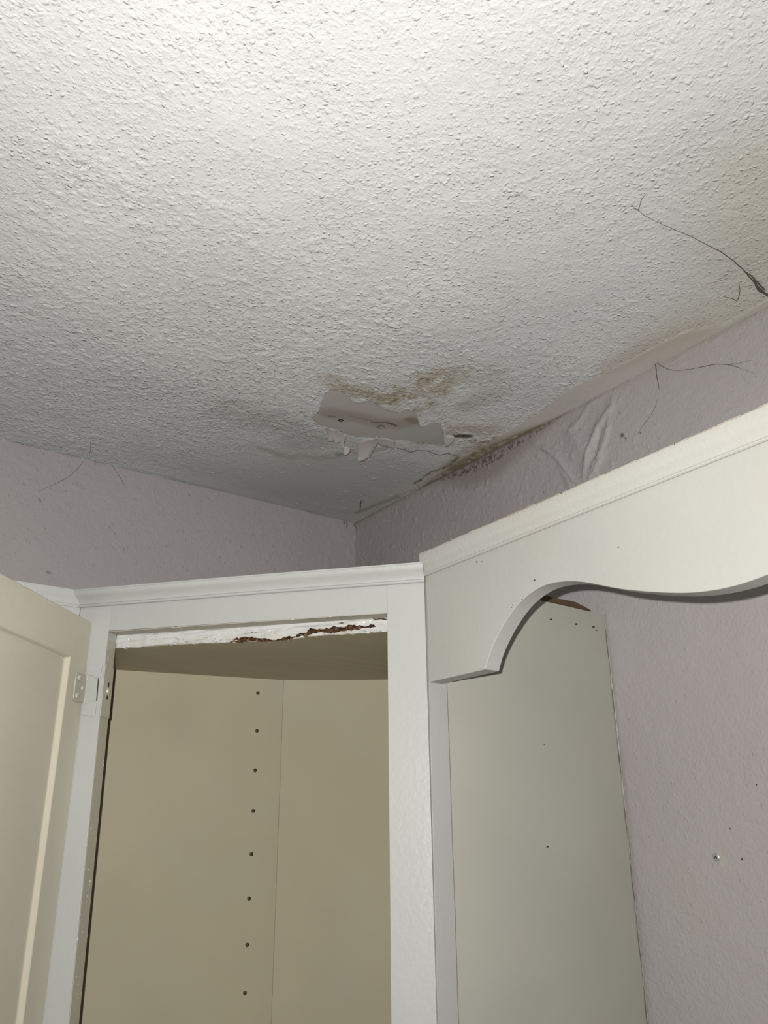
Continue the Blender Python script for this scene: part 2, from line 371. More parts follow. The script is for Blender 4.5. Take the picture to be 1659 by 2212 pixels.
# tape band colour and its torn brown outline
pink = mix(white.copy(), (.90, .84, .79), np.ones(X.shape)*.9)
tint = np.where((tape_in & (sd > 0))[..., None], pink*np.clip(tint+.1, 0, 1), tint)
along = np.interp(Y, [-1.3, -1.0, -.7, -.5, -.38, -.2, -.1, 0], [.1, .25, .5, .6, .8, .8, .7, .6])
tint = mix(tint, (.40, .31, .21), sm(.0022-tape_e, 0, .002)*along*sm(vn(X, Y, 120, 31, 2), .25, .55))
# dark mould along the joint
mj = np.interp(Y, [-.62, -.55, -.46, -.40, -.34, -.26, -.2, -.1, -.02], [0, .004, .016, .026, .022, .012, .004, .006, .005])
mm = sm(mj*1.2+X+.000, 0, .010)*(mj > .001)*sm(vn(X, Y, 150, 41, 4), .22, .62)
tint = mix(tint, (.17, .13, .05), mm*.9)
core = sm(.0075+X, 0, .006)*sm(mj, .003, .012); tint = mix(tint, (.12, .09, .04), core*.85)
tint = mix(tint, (.50, .42, .27), sm(mj*2.2+X, 0, .02)*(mj > .002)*.5)
mo, _ = dpoly(X+wx*.01, Y+wy*.01, C2([(1420, 600), (1500, 602)], **Z4)); tint = mix(tint, (.09, .09, .05), sm(.0085-mo, 0, .006)*.95)
mo, _ = dpoly(X, Y, C2([(1530, 640), (1620, 650)], **Z4)); tint = mix(tint, (.40, .30, .17), sm(.012-mo, 0, .01)*.8*sm(nz2, .3, .6))
mo, _ = dpoly(X+wx*.01, Y+wy*.01, C2([(1430, 758), (1380, 790), (1350, 820), (1250, 850), (1180, 895), (1115, 940)], **Z4)); tint = mix(tint, (.20, .16, .07), sm(.0045-mo, 0, .004)*.85*sm(nz2, .2, .5))
mo, _ = dpoly(X, Y, C2([(700, 1150), (850, 1090), (1000, 1030)], **Z4)); tint = mix(tint, (.38, .38, .26), sm(.012-mo, 0, .012)*.6)
# yellow ageing beside the right wall, farther out
ag, _ = dpoly(X, Y, [tuple(on_ceiling(*p)[:2]) for p in [(1659, 380), (1655, 500), (1640, 640), (1500, 720)]])
tint = mix(tint, (.82, .78, .66), sm(.14-ag, 0, .14)*.7)
pk, _ = dpoly(X, Y, [tuple(on_ceiling(*p)[:2]) for p in [(1500, 712), (1390, 752), (1320, 790)]])
tint = mix(tint, (.80, .70, .62), sm(.03-pk, 0, .02)*.6)
# edge of the left wall joint: faint uneven grey
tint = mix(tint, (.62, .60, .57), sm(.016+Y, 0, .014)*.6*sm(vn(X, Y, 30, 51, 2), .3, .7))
# shape: coat is 1.2 mm thick, flaking rim hangs slightly lower
Z = np.full(X.shape, H)
coat = sm(sd, 0, .0012)
dlow, _ = dpoly(X, Y, C2([(395, 490), (430, 520), (560, 562), (820, 606), (980, 622), (1200, 650), (1340, 672)], **Z4))
rimf = sm(dlow, .004, .018)
Z -= coat*(.00005+.00055*rimf)
Z -= np.exp(-((sd-.004)/.003)**2)*.0006*(sd > 0)*rimf*sm(vn(X, Y, 40, 62, 2), .5, .8)
Z -= sm(tape_w+Xj, 0, .0016)*.0008
Z -= (vn(X, Y, 9, 61, 2)-.5)*.004*sm(-X, .0, .05)*sm(-Y, .0, .05)
fine_ = sm(X, -.80, -.76)*sm(Y, -.72, -.68)
lump = sm(vn(X, Y, 150, 81, 2), .55, .75)*pop*fine_
Z -= lump*.0006
fk = sm(vn(X, Y, 230, 71, 1), .89, .96)*sm(vn(X, Y, 16, 72, 2), .40, .55)*fine_*(sd > .003)*(~tape_in)
Z -= fk*.0012; 
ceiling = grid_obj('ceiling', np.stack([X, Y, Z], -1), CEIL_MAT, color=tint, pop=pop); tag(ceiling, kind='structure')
roof_v, roof_f = box(FAR, .1, FAR, .1, H+.02, H+.06)

# peeling flaps of paint (parts of the ceiling)
def flap(name, pts, hinge, tip_drop, mat, label=None):
    """outline traced in zoom coordinates; height below the ceiling grows with distance from the hinge line"""
    P = []
    (hx0, hy0), (hx1, hy1) = hinge; hl = math.hypot(hx1-hx0, hy1-hy0)
    far = max(abs((x-hx0)*(hy1-hy0)-(y-hy0)*(hx1-hx0))/hl for x, y in pts)
    dens_pts = []
    for i in range(len(pts)):
        a, b = pts[i], pts[(i+1) % len(pts)]; k = 4
        for j in range(k):
            t = j/k; dens_pts.append((a[0]+(b[0]-a[0])*t+random.uniform(-2.5, 2.5), a[1]+(b[1]-a[1])*t+random.uniform(-2.5, 2.5)))
    bm = bmesh.new(); vs = []
    for x, y in dens_pts:
        vs.append(bm.verts.new((x, y, 0)))
    f = bm.faces.new(vs); bmesh.ops.triangulate(bm, faces=[f])
    for _ in range(2): bmesh.ops.subdivide_edges(bm, edges=[e for e in bm.edges if e.calc_length() > 14], cuts=1, use_grid_fill=False); bmesh.ops.triangulate(bm, faces=bm.faces[:])
    V = []
    for v in bm.verts:
        x, y = v.co.x, v.co.y; dist = abs((x-hx0)*(hy1-hy0)-(y-hy0)*(hx1-hx0))/hl/far
        drop = .0022+tip_drop*dist**1.5+.0008*math.sin(x*.05)*dist
        V.append(on_ceiling(560+x/3.318, 760+y/3.318, H-drop))
    bm.verts.index_update(); Fc = [[v.index for v in f.verts] for f in bm.faces]; bm.free()
    o = mesh_obj(name, V, Fc, mat, ceiling, smooth=True)
    s = o.modifiers.new('solid', 'SOLIDIFY'); s.thickness = .0007; s.offset = 0
    if label: o['label'] = label
    return o
flap('peeling_paint', [(470, 540), (560, 558), (592, 575), (624, 612), (600, 640), (612, 680), (640, 684), (652, 705), (640, 730), (612, 746), (600, 720), (606, 700), (590, 680), (572, 652),
      (548, 655), (528, 640), (500, 645), (492, 600)], ((470, 540), (600, 560)), .022, FLAKE, 'narrow strip of paint hanging from left of bare patch')
flap('peeling_paint', [(700, 645), (760, 622), (840, 612), (920, 622), (975, 640), (970, 668), (962, 700), (950, 690), (915, 683), (885, 678), (850, 660), (832, 686), (815, 722), (790, 752),
      (755, 775), (720, 790), (700, 775), (710, 740), (706, 690)], ((640, 605), (980, 625)), .020, FLAKE, 'broad tongue of paint hanging below bare patch')
flap('peeling_paint', [(1318, 560), (1345, 600), (1400, 610), (1395, 640), (1365, 670), (1338, 680), (1325, 640)], ((1310, 560), (1400, 600)), .006, paint('coat_flake', (.52, .51, .48), rough=.7, bump=.6, scale=200), 'small lifted tip of coating at right of bare patch')

# ------------------------------------------------------------------ walls
def wall_grid(name, uaxis, segs_u, segs_z):
    u = axis_coords(segs_u); z = axis_coords(segs_z)
    return np.meshgrid(u, z, indexing='ij')
Yw, Zw = wall_grid('r', 'y', [(FAR, -1.5, .05), (-1.5, -.75, .006), (-.75, 0, .0025)], [(0, 1.4, .05), (1.4, 2.0, .008), (2.0, H, .0025)])
def W2(pts, **k):
    return [tuple(on_right(k.get('ox', 0)+x/k.get('sc_', 1.), k.get('oy', 0)+y/k.get('sc_', 1.))[1:]) for x, y in pts]
tw = np.ones(Yw.shape+(3,)); n1 = vn(Yw, Zw, 60, 4, 3)
tw = mix(tw, (.93, .93, .97), sm(vn(Yw, Zw, 4, 6, 2), .4, .7)*.5)
jx = (vn(Yw, Zw, 100, 91, 2)-.5)*.006; jy = (vn(Yw, Zw, 100, 92, 2)-.5)*.006
# black mould below the ceiling joint
mj2 = np.interp(Yw, [-.62, -.56, -.50, -.42, -.34, -.28, -.24], [0, .006, .012, .020, .018, .008, 0])
tw = mix(tw, (.08, .07, .05), sm(mj2*1.3-(H-Zw), 0, .008)*(mj2 > .0005)*np.clip(sm(vn(Yw, Zw, 330, 13, 2), .52, .64)+sm(.0035-(H-Zw), 0, .002), 0, 1)*.95)
tw = mix(tw, (.45, .38, .36), sm(mj2*3.2-(H-Zw), 0, .03)*(mj2 > .0005)*.45)
tw = mix(tw, (.70, .66, .58), sm(.010-(H-Zw)-jx, 0, .006)*.35)
# stains: yellowish blotch under the screw, mould dots
yb, _ = dpoly(Yw, Zw, W2([(1480, 1920), (1500, 1960)])); tw = mix(tw, (.98, .97, .88), sm(.05-yb, 0, .05)*.5)
yb, _ = dpoly(Yw, Zw, W2([(1556, 1850), (1562, 1862)])); tw = mix(tw, (1.1, 1.1, .95), sm(.006-yb, 0, .004)*.7)
for px, py, r in [(1343, 942, .0028), (1381, 937, .0012), (1350, 948, .0012)]:
    c = on_right(px, py); dd = np.hypot(Yw-c[1]+jx, Zw-c[2]+jy); tw = mix(tw, (.08, .08, .07), sm(r*1.5-dd, 0, r)*.9)
# pinkish damp tone near the cabinet edge
pk, _ = dpoly(Yw, Zw, W2([(1340, 1500), (1350, 1650), (1370, 1850)])); tw = mix(tw, (1.0, .98, .985), sm(.05-pk, 0, .04)*.3)
# wrinkled, blistered paint
D = np.zeros(Yw.shape)
for pts, w, a in [
    ([(765, 590), (745, 650), (700, 720), (650, 820), (620, 900), (600, 980), (590, 1080)], .0085, .0060),
    ([(745, 700), (728, 780), (700, 900), (660, 1000), (610, 1090)], .0060, .0050),
    ([(735, 690), (690, 770), (665, 880), (640, 960)], .0045, -.0035),
    ([(430, 930), (470, 980), (520, 1050), (570, 1100), (590, 1130)], .0050, .0048),
    ([(450, 1000), (500, 1070), (545, 1130)], .0045, .0040),
    ([(480, 1080), (520, 1130)], .0035, .0030),
    ([(300, 850), (360, 880), (430, 905), (480, 910)], .0050, .0045),
    ([(590, 690), (560, 740), (520, 780)], .0070, .0040),
    ([(720, 560), (620, 640), (590, 690)], .0080, .0030),
    ([(700, 900), (650, 960), (620, 1030)], .0035, .0035),
    ([(715, 800), (690, 850), (655, 900)], .0030, .0022), ([(705, 860), (680, 910), (640, 960)], .0030, .0022), ([(700, 930), (670, 970), (632, 1010)], .0028, .0022),
    ([(690, 980), (655, 1020), (622, 1060)], .0028, .0020), ([(560, 700), (520, 770), (490, 800)], .0040, .0025), ([(350, 870), (420, 930), (470, 940)], .0035, .0025),
    ([(500, 770), (560, 850), (600, 950)], .028, .0050)]:
    dd, pp = dpoly(Yw+jx, Zw+jy, W2(pts, **Z5)); D += a*.85*np.exp(-(dd/(w*.62))**1.25)*np.sin(np.clip(pp, .05, .95)*math.pi)**.5
D += (vn(Yw, Zw, 7, 55, 2)-.5)*.004*sm(-Yw, 0, .1)
blist = sm(vn(Yw, Zw, 150, 57, 1), .80, .95)*.0013*sm(Zw, 2.15, 2.25)
D += blist
pw = .9+.5*(vn(Yw, Zw, 10, 58, 2)-.5)
Pw = np.stack([-np.maximum(D, -.002), Yw, Zw], -1)
wall_right = grid_obj('wall_right', Pw, WALLM, color=tw, pop=pw); tag(wall_right, kind='structure')
Xl, Zl = wall_grid('l', 'x', [(FAR, -1.5, .05), (-1.5, 0, .004)], [(0, 1.9, .05), (1.9, H, .004)])
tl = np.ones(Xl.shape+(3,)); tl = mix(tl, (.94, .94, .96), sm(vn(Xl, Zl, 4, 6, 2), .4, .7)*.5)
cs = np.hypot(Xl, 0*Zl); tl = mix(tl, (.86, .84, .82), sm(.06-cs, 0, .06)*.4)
for px, py, r in [(105, 1237, .003), (86, 1080, .0012), (366, 1201, .0012)]:
    c = on_left(px, py); dd = np.hypot(Xl-c[0], Zl-c[2]); tl = mix(tl, (.35, .33, .33), sm(r*1.5-dd, 0, r)*.8)
Dl = sm(vn(Xl, Zl, 140, 67, 1), .78, .93)*.0012*sm(Zl, 2.24, 2.34)*sm(vn(Xl, Zl, 6, 3), .2, .6)+(vn(Xl, Zl, 7, 56, 2)-.5)*.003*sm(-Xl, 0, .1)
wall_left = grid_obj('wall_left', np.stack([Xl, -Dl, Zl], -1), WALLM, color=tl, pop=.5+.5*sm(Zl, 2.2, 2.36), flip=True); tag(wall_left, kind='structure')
for nm, b6, m_ in [('wall_back', (FAR-.06, FAR, FAR, .02, 0, H), PLAIN), ('wall_front', (FAR, .02, FAR-.06, FAR, 0, H), PLAIN), ('floor', (FAR-.06, .06, FAR-.06, .06, -.06, 0), FLOOR)]:
    v, f = box(*b6); tag(mesh_obj(nm, v, f, m_), kind='structure')

# ------------------------------------------------------------------ corner cabinet
B = np.array([-.30554, -.60991]); ANG = .7216
dv = np.array([-math.sin(ANG), math.cos(ANG)]); nv = np.array([-dv[1], dv[0]])      # along the frame to the left; out into the room
ZB = 1.37                                                                         # underside of the cabinets
def fr(s, o, z): p = B+dv*s+nv*o; return np.array([p[0], p[1], z])
def on_frame(px, py, o=0.0):
    P = at(px, py, fr(0, o, 0), (nv[0], nv[1], 0)); return float((P[:2]-B)@dv), float(P[2])
cab = thing('corner_cabinet', (-.43, -.40, ZB), 'white diagonal corner wall cabinet with open door and empty beige interior', 'cabinet')
ZT = 2.134; ZO = 2.0815; SL, SR, SE = .3925, .0450, .437
def quad_board(name, outline, o0, o1, mat, parent, bevel=.0003):
    v, f = prism(outline, o0, o1, lambda s, z, o: fr(s, o, z)); return mesh_obj(name, v, f, mat, parent, bevel=bevel)
quad_board('stile', [(-.0006, ZB), (.0442, ZB), (.0450, ZT), (.0016, ZT)], -.019, 0, WHITE, cab)
quad_board('stile', [(.3850, ZB), (SE, ZB), (SE, ZT), (.3955, ZT)], -.019, 0, paint('left_stile_paint', (.44, .445, .425), rough=.35, bump=.2), cab)
quad_board('rail', [(.0451, ZO), (.3954, ZO+.0008), (.3955, ZT), (.0451, ZT)], -.019, -.0002, WHITE, cab)
quad_board('rail', [(.0450, ZB), (.3862, ZB), (.3868, ZB+.045), (.0450, ZB+.045)], -.019, -.0002, WHITE, cab)
# beige chipped inner face of the left stile
v, f = hexa([fr(s, o, z) for s, o, z in [(.3843, -.0192, ZB+.05), (.3948, -.0192, ZO), (.3843, -.0010, ZB+.05), (.3948, -.0010, ZO),
                                         (.3851, -.0192, ZB+.05), (.3956, -.0192, ZO), (.3851, -.0010, ZB+.05), (.3956, -.0010, ZO)]])
o_ = mesh_obj('stile_edge', v, f, BEIGE_CHIP, cab); o_['label'] = 'chipped beige inner edge of the left stile'
v, f = box(.0454, .3945, -.0192, -.0006, ZO-.0006, ZO+.0002, fr); o_ = mesh_obj('rail_underside', v, f, BEIGE_CHIP, cab); o_['label'] = 'beige underside of the top rail'

# crown moulding profile (out, z)
def crown_prof(zb, zt, out):
    h = zt-zb; pts = [(0, 0), (.14, 0), (.26, .02), (.32, .06), (.34, .10), (.31, .14), (.22, .17), (.18, .20), (.20, .25), (.26, .32), (.35, .40), (.47, .48), (.60, .555), (.72, .62), (.82, .69), (.89, .77), (.93, .85), (.95, .90), (1, .92), (1, 1), (0, 1)]
    return [(a*out, zb+b*h) for a, b in pts]
A2 = B+dv*SE                                                  # left end of the frame
prof = crown_prof(2.1135, 2.1345, .012)
bis = dv*0.0
e_left = lambda o, z: np.array([*(A2+nv*o+(-dv)*o*(-math.tan(math.radians(20)))), z])
crown = mesh_obj('crown_moulding', *sweep(prof, [lambda o, z: fr(.0008, o, z), lambda o, z: fr(.2, o, z+.0006), e_left]), WHITE, cab, smooth=False)

# right side of the cabinet: return strip and panel
yB = B[1]
SX = lambda x, y, z: np.array([x, y, z])
v, f = hexa([SX(x, y, z) for x, y, z in [(B[0]+.0006, yB, ZB), (B[0]+.0012, yB, 2.122), (B[0]+.004, yB+.016, ZB), (B[0]+.004, yB+.016, 2.122),
                                        (-.2790, yB, ZB), (-.2790, yB, 2.122), (-.2790, yB+.016, ZB), (-.2790, yB+.016, 2.122)]])
mesh_obj('side_strip', v, f, paint('strip_paint', (.39, .385, .37), rough=.35, bump=.2), cab, bevel=.0004)
# panel with a slightly wavy wall-side edge
zz = np.linspace(2.119, ZB, 90); rng = np.random.RandomState(3)
edge = -.0045+.0015*np.sin(zz*31)+.0012*vn(zz*0+1, zz, 60, 3, 2)
poly = [(-.2786, 2.1235), (-.2786, ZB)]+[(e, z) for e, z in zip(edge[::-1], zz[::-1])]
v, f = prism(poly, yB+.0005, yB+.0125, lambda x, z, y: SX(x, y, z)); mesh_obj('side_panel', v, f, PANEL, cab)
# caulk bead, broken and lumpy, where the panel meets the wall
Vc, Fc = [], []
N = 420; z0s = np.linspace(2.119, ZB, N)
for i, z in enumerate(z0s):
    w = .0004+.0010*vn(np.array([0.]), np.array([z]), 170, 21, 3)[0]; gap = vn(np.array([0.]), np.array([z]), 38, 23, 2)[0]
    if z < 1.82: w *= .5
    cx_ = -.0035+.0024*(vn(np.array([3.]), np.array([z]), 70, 24, 2)[0]-.5)
    if gap < .34: w = .0004
    for a in range(6):
        th = a/5*math.pi; Vc.append(SX(cx_-math.cos(th)*w, yB-.0002-math.sin(th)*w*1.1, z))
for i in range(N-1):
    for a in range(5): Fc.append((i*6+a, i*6+a+1, (i+1)*6+a+1, (i+1)*6+a))
mesh_obj('caulk_bead', Vc, Fc, CAULK, cab, smooth=True)
zz2 = np.linspace(2.10, ZB, 160)
pl_ = [(-.0042+.0008*math.sin(z*90)-max(0, -.0005+.0012*vn(np.array([1.]), np.array([z]), 90, 33, 3)[0]), z) for z in zz2]
pr_ = [(-.0030+.0008*math.sin(z*90)-.0006, z) for z in zz2[::-1]]
v, f = prism(pl_+pr_, yB-.0004, yB+.0004, lambda x, z, y: SX(x, y, z)); o_ = mesh_obj('edge_crack', v, f, paint('crack_shade', (.16, .13, .10), rough=.9, bump=0), cab); o_['label'] = 'dark crack between side panel and wall'
# torn raw wood along the panel's top
xs = np.linspace(-.2780, -.030, 60)
top_ = [(x, 2.1236-(x+.278)*.006+(.0062*min(1, (-.03-x)/.03+.1))+.0012*(vn(np.array([x]), np.array([0.]), 90, 43, 2)[0]-.5)) for x in xs]
bot_ = [(x, 2.1228-(x+.278)*.012) for x in xs[::-1]]
v, f = prism(top_+bot_, yB+.001, yB+.012, lambda x, z, y: SX(x, y, z)); o_ = mesh_obj('torn_edge', v, f, RAW, cab); o_['label'] = 'raw brown torn wood along the side panel top'
v, f = prism([(-.2795+.0002*math.sin(z*40), z) for z in np.linspace(2.003, ZB, 40)]+[(-.2788+.0002*math.sin(z*40), z) for z in np.linspace(ZB, 2.003, 40)], yB-.0003, yB+.001, lambda x, z, y: SX(x, y, z))
mesh_obj('panel_seam', v, f, paint('seam_shade', (.20, .17, .13), rough=.8, bump=0), cab)
# nail holes on the panel
for px, py, r in [(1190, 1338, .0014), (1245, 1348, .0016), (1282, 1354, .0015), (1289, 1362, .0006), (1183, 1829, .0010), (1176, 1608, .0006)]:
    P = at(px, py, (0, yB, 0), (0, 1, 0)); v, f = lathe([(r*.2, -.002), (r*.9, -.0018), (r, .0007), (r*.6, .0008)], P, (0, -1, 0), 9)
    v = [np.array([P[0]+(q[0]-P[0])*(1.3+.4*math.sin(i*2.1)), q[1], P[2]+(q[2]-P[2])*(.75+.25*math.sin(i*1.7))+(q[0]-P[0])*.3]) for i, q in enumerate(v)]
    mesh_obj('nail_hole', v, f, DARK, cab)

# interior panels
ZI = 2.0665
inner = [(-.600, -.135), (-.508, -.153), (-.395, -.180), (-.265, -.210), (-.200, -.250), (-.137, -.298), (-.080, -.350), (-.055, -.400), (-.052, -.585)]
holes_px = [(557, 1497), (555, 1579), (551, 1664), (547, 1752), (543, 1845), (538, 1941), (534, 2041), (529, 2145)]
p0, p1 = np.array([-.508, -.153]), np.array([-.265, -.210]); e1 = (p1-p0)/np.linalg.norm(p1-p0); n1_ = np.array([e1[1], -e1[0]])
if n1_@(CAM[:2]-p0) < 0: n1_ = -n1_
PB = (p0[0], p0[1], 0); PN = (n1_[0], n1_[1], 0)
hole_pts = [at(*p, PB, PN) for p in holes_px]
hu = [float((h_[:2]-p0)@e1) for h_ in hole_pts]; hz = [float(h_[2]) for h_ in hole_pts]
L1 = float(np.linalg.norm(p1-p0)); u0, u1 = -.10, L1
pm = lambda u, z, o=0.: np.array([*(p0+e1*u+n1_*o), z])
def holed_panel():
    V, Fc = [], []; r = .0026; c = .008
    um = float(np.mean(hu)); V0 = lambda u, z, o=0.: (V.append(pm(u, z, o)), len(V)-1)[1]
    zs = sorted(hz, reverse=True); us = [u for _, u in sorted(zip(hz, hu), reverse=True)]
    def q(a, b, c_, d): Fc.append((V0(*a), V0(*b), V0(*c_), V0(*d)))
    q((u0, ZB), (um-c, ZB), (um-c, ZI+.002), (u0, ZI+.002)); q((um+c, ZB), (u1, ZB), (u1, ZI+.002), (um+c, ZI+.002))
    prev = ZI+.002
    for z, u in zip(zs, us):
        q((um-c, z+c), (um+c, z+c), (um+c, prev), (um-c, prev)); prev = z-c
        sq = []; ci = []; n = 24
        for k in range(n):
            th = 2*math.pi*k/n; cx_, cz = math.cos(th), math.sin(th); m_ = max(abs(cx_), abs(cz))
            sq.append(V0(um+c*cx_/m_, z+c*cz/m_)); ci.append(V0(u+r*cx_, z+r*cz))
        for k in range(n): Fc.append((sq[k], sq[(k+1) % n], ci[(k+1) % n], ci[k]))
    q((um-c, ZB), (um+c, ZB), (um+c, prev), (um-c, prev))
    return V, Fc
v, f = holed_panel(); bp_ = mesh_obj('back_panel', v, f, BEIGE, cab)
for u, z in zip(hu, hz):
    v, f = lathe([(.0029, .0), (.0029, -.008), (.0001, -.008)], pm(u, z, -.0001), (n1_[0], n1_[1], 0), 16)
    f = f[:-2]; mesh_obj('shelf_pin_hole', v, f, HOLE, cab)
# bowed right-hand back panel
bow = inner[3:]; Vb = []; nb_ = []
cum = [0]
for a, b in zip(bow[:-1], bow[1:]): cum.append(cum[-1]+math.hypot(b[0]-a[0], b[1]-a[1]))
ts = np.linspace(0, cum[-1], 40); bx = np.interp(ts, cum, [p[0] for p in bow]); by = np.interp(ts, cum, [p[1] for p in bow])
for _ in range(3): bx[1:-1] = (bx[:-2]+2*bx[1:-1]+bx[2:])/4; by[1:-1] = (by[:-2]+2*by[1:-1]+by[2:])/4
zs_ = np.array([ZB, 1.7, ZI+.002]); Pb = np.zeros((40, 3, 3))
for k, z in enumerate(zs_): Pb[:, k, 0] = bx+(.004 if k == 0 else 0)*0; Pb[:, k, 1] = by; Pb[:, k, 2] = z
grid_obj('bowed_panel', Pb, BEIGE, cab)
# seam between the two interior panels
v, f = tube([pm(L1-.0006, z, .0004)+np.array([random.uniform(-.0002, .0002), 0, 0]) for z in np.linspace(ZI, ZB, 60)], [.00028+.00018*random.random() for _ in range(60)], 5)
mesh_obj('panel_seam', v, f, paint('seam', (.30, .26, .18), rough=.8, bump=0), cab)
# left interior side and bottom
a_, b_2 = np.array([-.600, -.135]), fr(SE, -.019, 0)[:2]
v = [np.array([*a_, ZB]), np.array([*b_2, ZB]), np.array([*b_2, ZI]), np.array([*a_, ZI])]
side_in = [tuple(a_), tuple(b_2), tuple(b_2+np.array([-.012, 0])), tuple(a_+np.array([-.012, 0]))]
v, f = prism(side_in, ZB, ZI, lambda x, y, z: SX(x, y, z)); mesh_obj('inner_side', v, f, BEIGE, cab)
foot = [(x, y) for x, y in inner]+[tuple(fr(.0, -.0195, 0)[:2]+np.array([.01, .015])), tuple(fr(SE, -.0195, 0)[:2])]
v, f = prism(foot, ZB, ZB+.016, lambda x, y, z: SX(x, y, z)); mesh_obj('bottom_board', v, f, BEIGE, cab)
topfoot = inner+[(-.050, -.595), tuple(fr(.022, -.0285, 0)[:2]), tuple(fr(.40, -.0285, 0)[:2]), tuple(fr(SE, -.0285, 0)[:2])]
v, f = prism(topfoot, ZI, ZI+.015, lambda x, y, z: SX(x, y, z)); topb = mesh_obj('top_board', v, f, TOPB, cab)
# thick, cracked paint on the front edge of the top board
o_e = -.0245
bl_px = [(236, 1386), (262, 1386), (300, 1388), (360, 1388), (430, 1387), (510, 1385), (560, 1385), (620, 1381), (670, 1373), (720, 1366), (780, 1358), (842, 1351)]
bl = [on_frame(x, y, o_e+.002) for x, y in bl_px]; bs = np.array([b[0] for b in bl])[::-1]; bz = np.array([b[1] for b in bl])[::-1]
ns, nz_ = 520, 46
S_ = np.linspace(.0440, .3960, ns)[:, None]*np.ones((1, nz_)); T_ = np.linspace(0, 1, nz_)[None, :]*np.ones((ns, 1))
zb_ = np.minimum(np.interp(S_, bs, bz), ZI-.0004)+(vn(S_, S_*0, 160, 7, 3)-.5)*.0020; Ze = (ZO+.0015)*(1-T_)+zb_*T_
# ridged lumps of paint
O_ = o_e+.0022+.0030*(vn(S_, Ze, 55, 11, 2)-.5)+.0030*(vn(S_*.25, Ze*1.6, 150, 12, 2)-.5)-.0045*(np.abs(T_-.35)*1.2)**2.2
crk = np.abs(vn(S_*.25, Ze*2.0+.01*S_, 110, 17, 3)-.5)
low_ = sm(T_, .35, .6)*sm(.36-S_, 0, .05)
O_ -= sm(.035-crk, 0, .03)*.0022*(.3+low_)
rot = [on_frame(480+x/4.366, 1280+y/4.366, o_e+.002) for x, y in [(60, 464), (110, 435), (160, 422), (300, 420), (420, 435), (500, 440), (560, 420), (680, 408), (730, 380), (790, 372), (830, 335), (900, 345),
       (1000, 335), (1040, 318), (1100, 320), (1150, 328), (1200, 305), (1260, 310), (1330, 315), (1430, 298), (1442, 318), (1300, 345), (1150, 362), (1050, 378), (900, 374), (800, 405), (700, 418), (600, 440), (450, 456), (200, 458)]]
jn = (vn(S_, Ze, 300, 27, 2)-.5)*.003; rm = inpoly(S_+jn, Ze+jn, rot); dr_, _ = dpoly(S_+jn, Ze+jn, rot, True)
for pts in [[(1420, 235), (1440, 250), (1480, 240), (1545, 252)], [(1110, 290), (1130, 284)], [(200, 388), (330, 372)]]:
    pp_ = [on_frame(480+x/4.366, 1280+y/4.366, o_e+.002) for x, y in pts]; dq, _ = dpoly(S_+jn*.6, Ze+jn*.6, pp_); rm |= dq < (.0009 if pts[0][0] > 500 else .0003)
ce = np.ones(S_.shape+(3,)); ce = mix(ce, (.80, .74, .66), sm(.04-crk, 0, .04)*.8*low_)
ce = mix(ce, (.86, .82, .72), sm(vn(S_, Ze, 60, 29, 2), .5, .8)*.5*sm(T_, .4, .7))
rcol = mix(np.ones(S_.shape+(3,))*np.array([.10, .045, .02]), (.30, .16, .07), sm(vn(S_, Ze, 260, 28, 2), .55, .8))
ce = np.where(rm[..., None], rcol, ce); O_ = np.where(rm, O_-.003*sm(dr_, 0, .0012), O_)
Pe = np.zeros(S_.shape+(3,)); Pe[..., 0] = B[0]+dv[0]*S_+nv[0]*O_; Pe[..., 1] = B[1]+dv[1]*S_+nv[1]*O_; Pe[..., 2] = Ze
# wrap the bottom back under the board
back = Pe[:, -1:, :].copy(); back[..., 0] -= nv[0]*.009; back[..., 1] -= nv[1]*.009; back[..., 2] = np.maximum(back[..., 2]+.0008, ZI-.0006)
Pe = np.concatenate([Pe, back], 1); ce = np.concatenate([ce, ce[:, -1:]], 1)
CHIP = textured('thick_cracked_paint', (.54, .54, .52), [(200.0, .4, .7, .00008, 2.0)], .25)
o_ = grid_obj('flaking_edge', Pe, CHIP, topb, color=ce, pop=np.ones(Pe.shape[:2])); o_['label'] = 'thick cracked white paint and brown rot on the front edge'

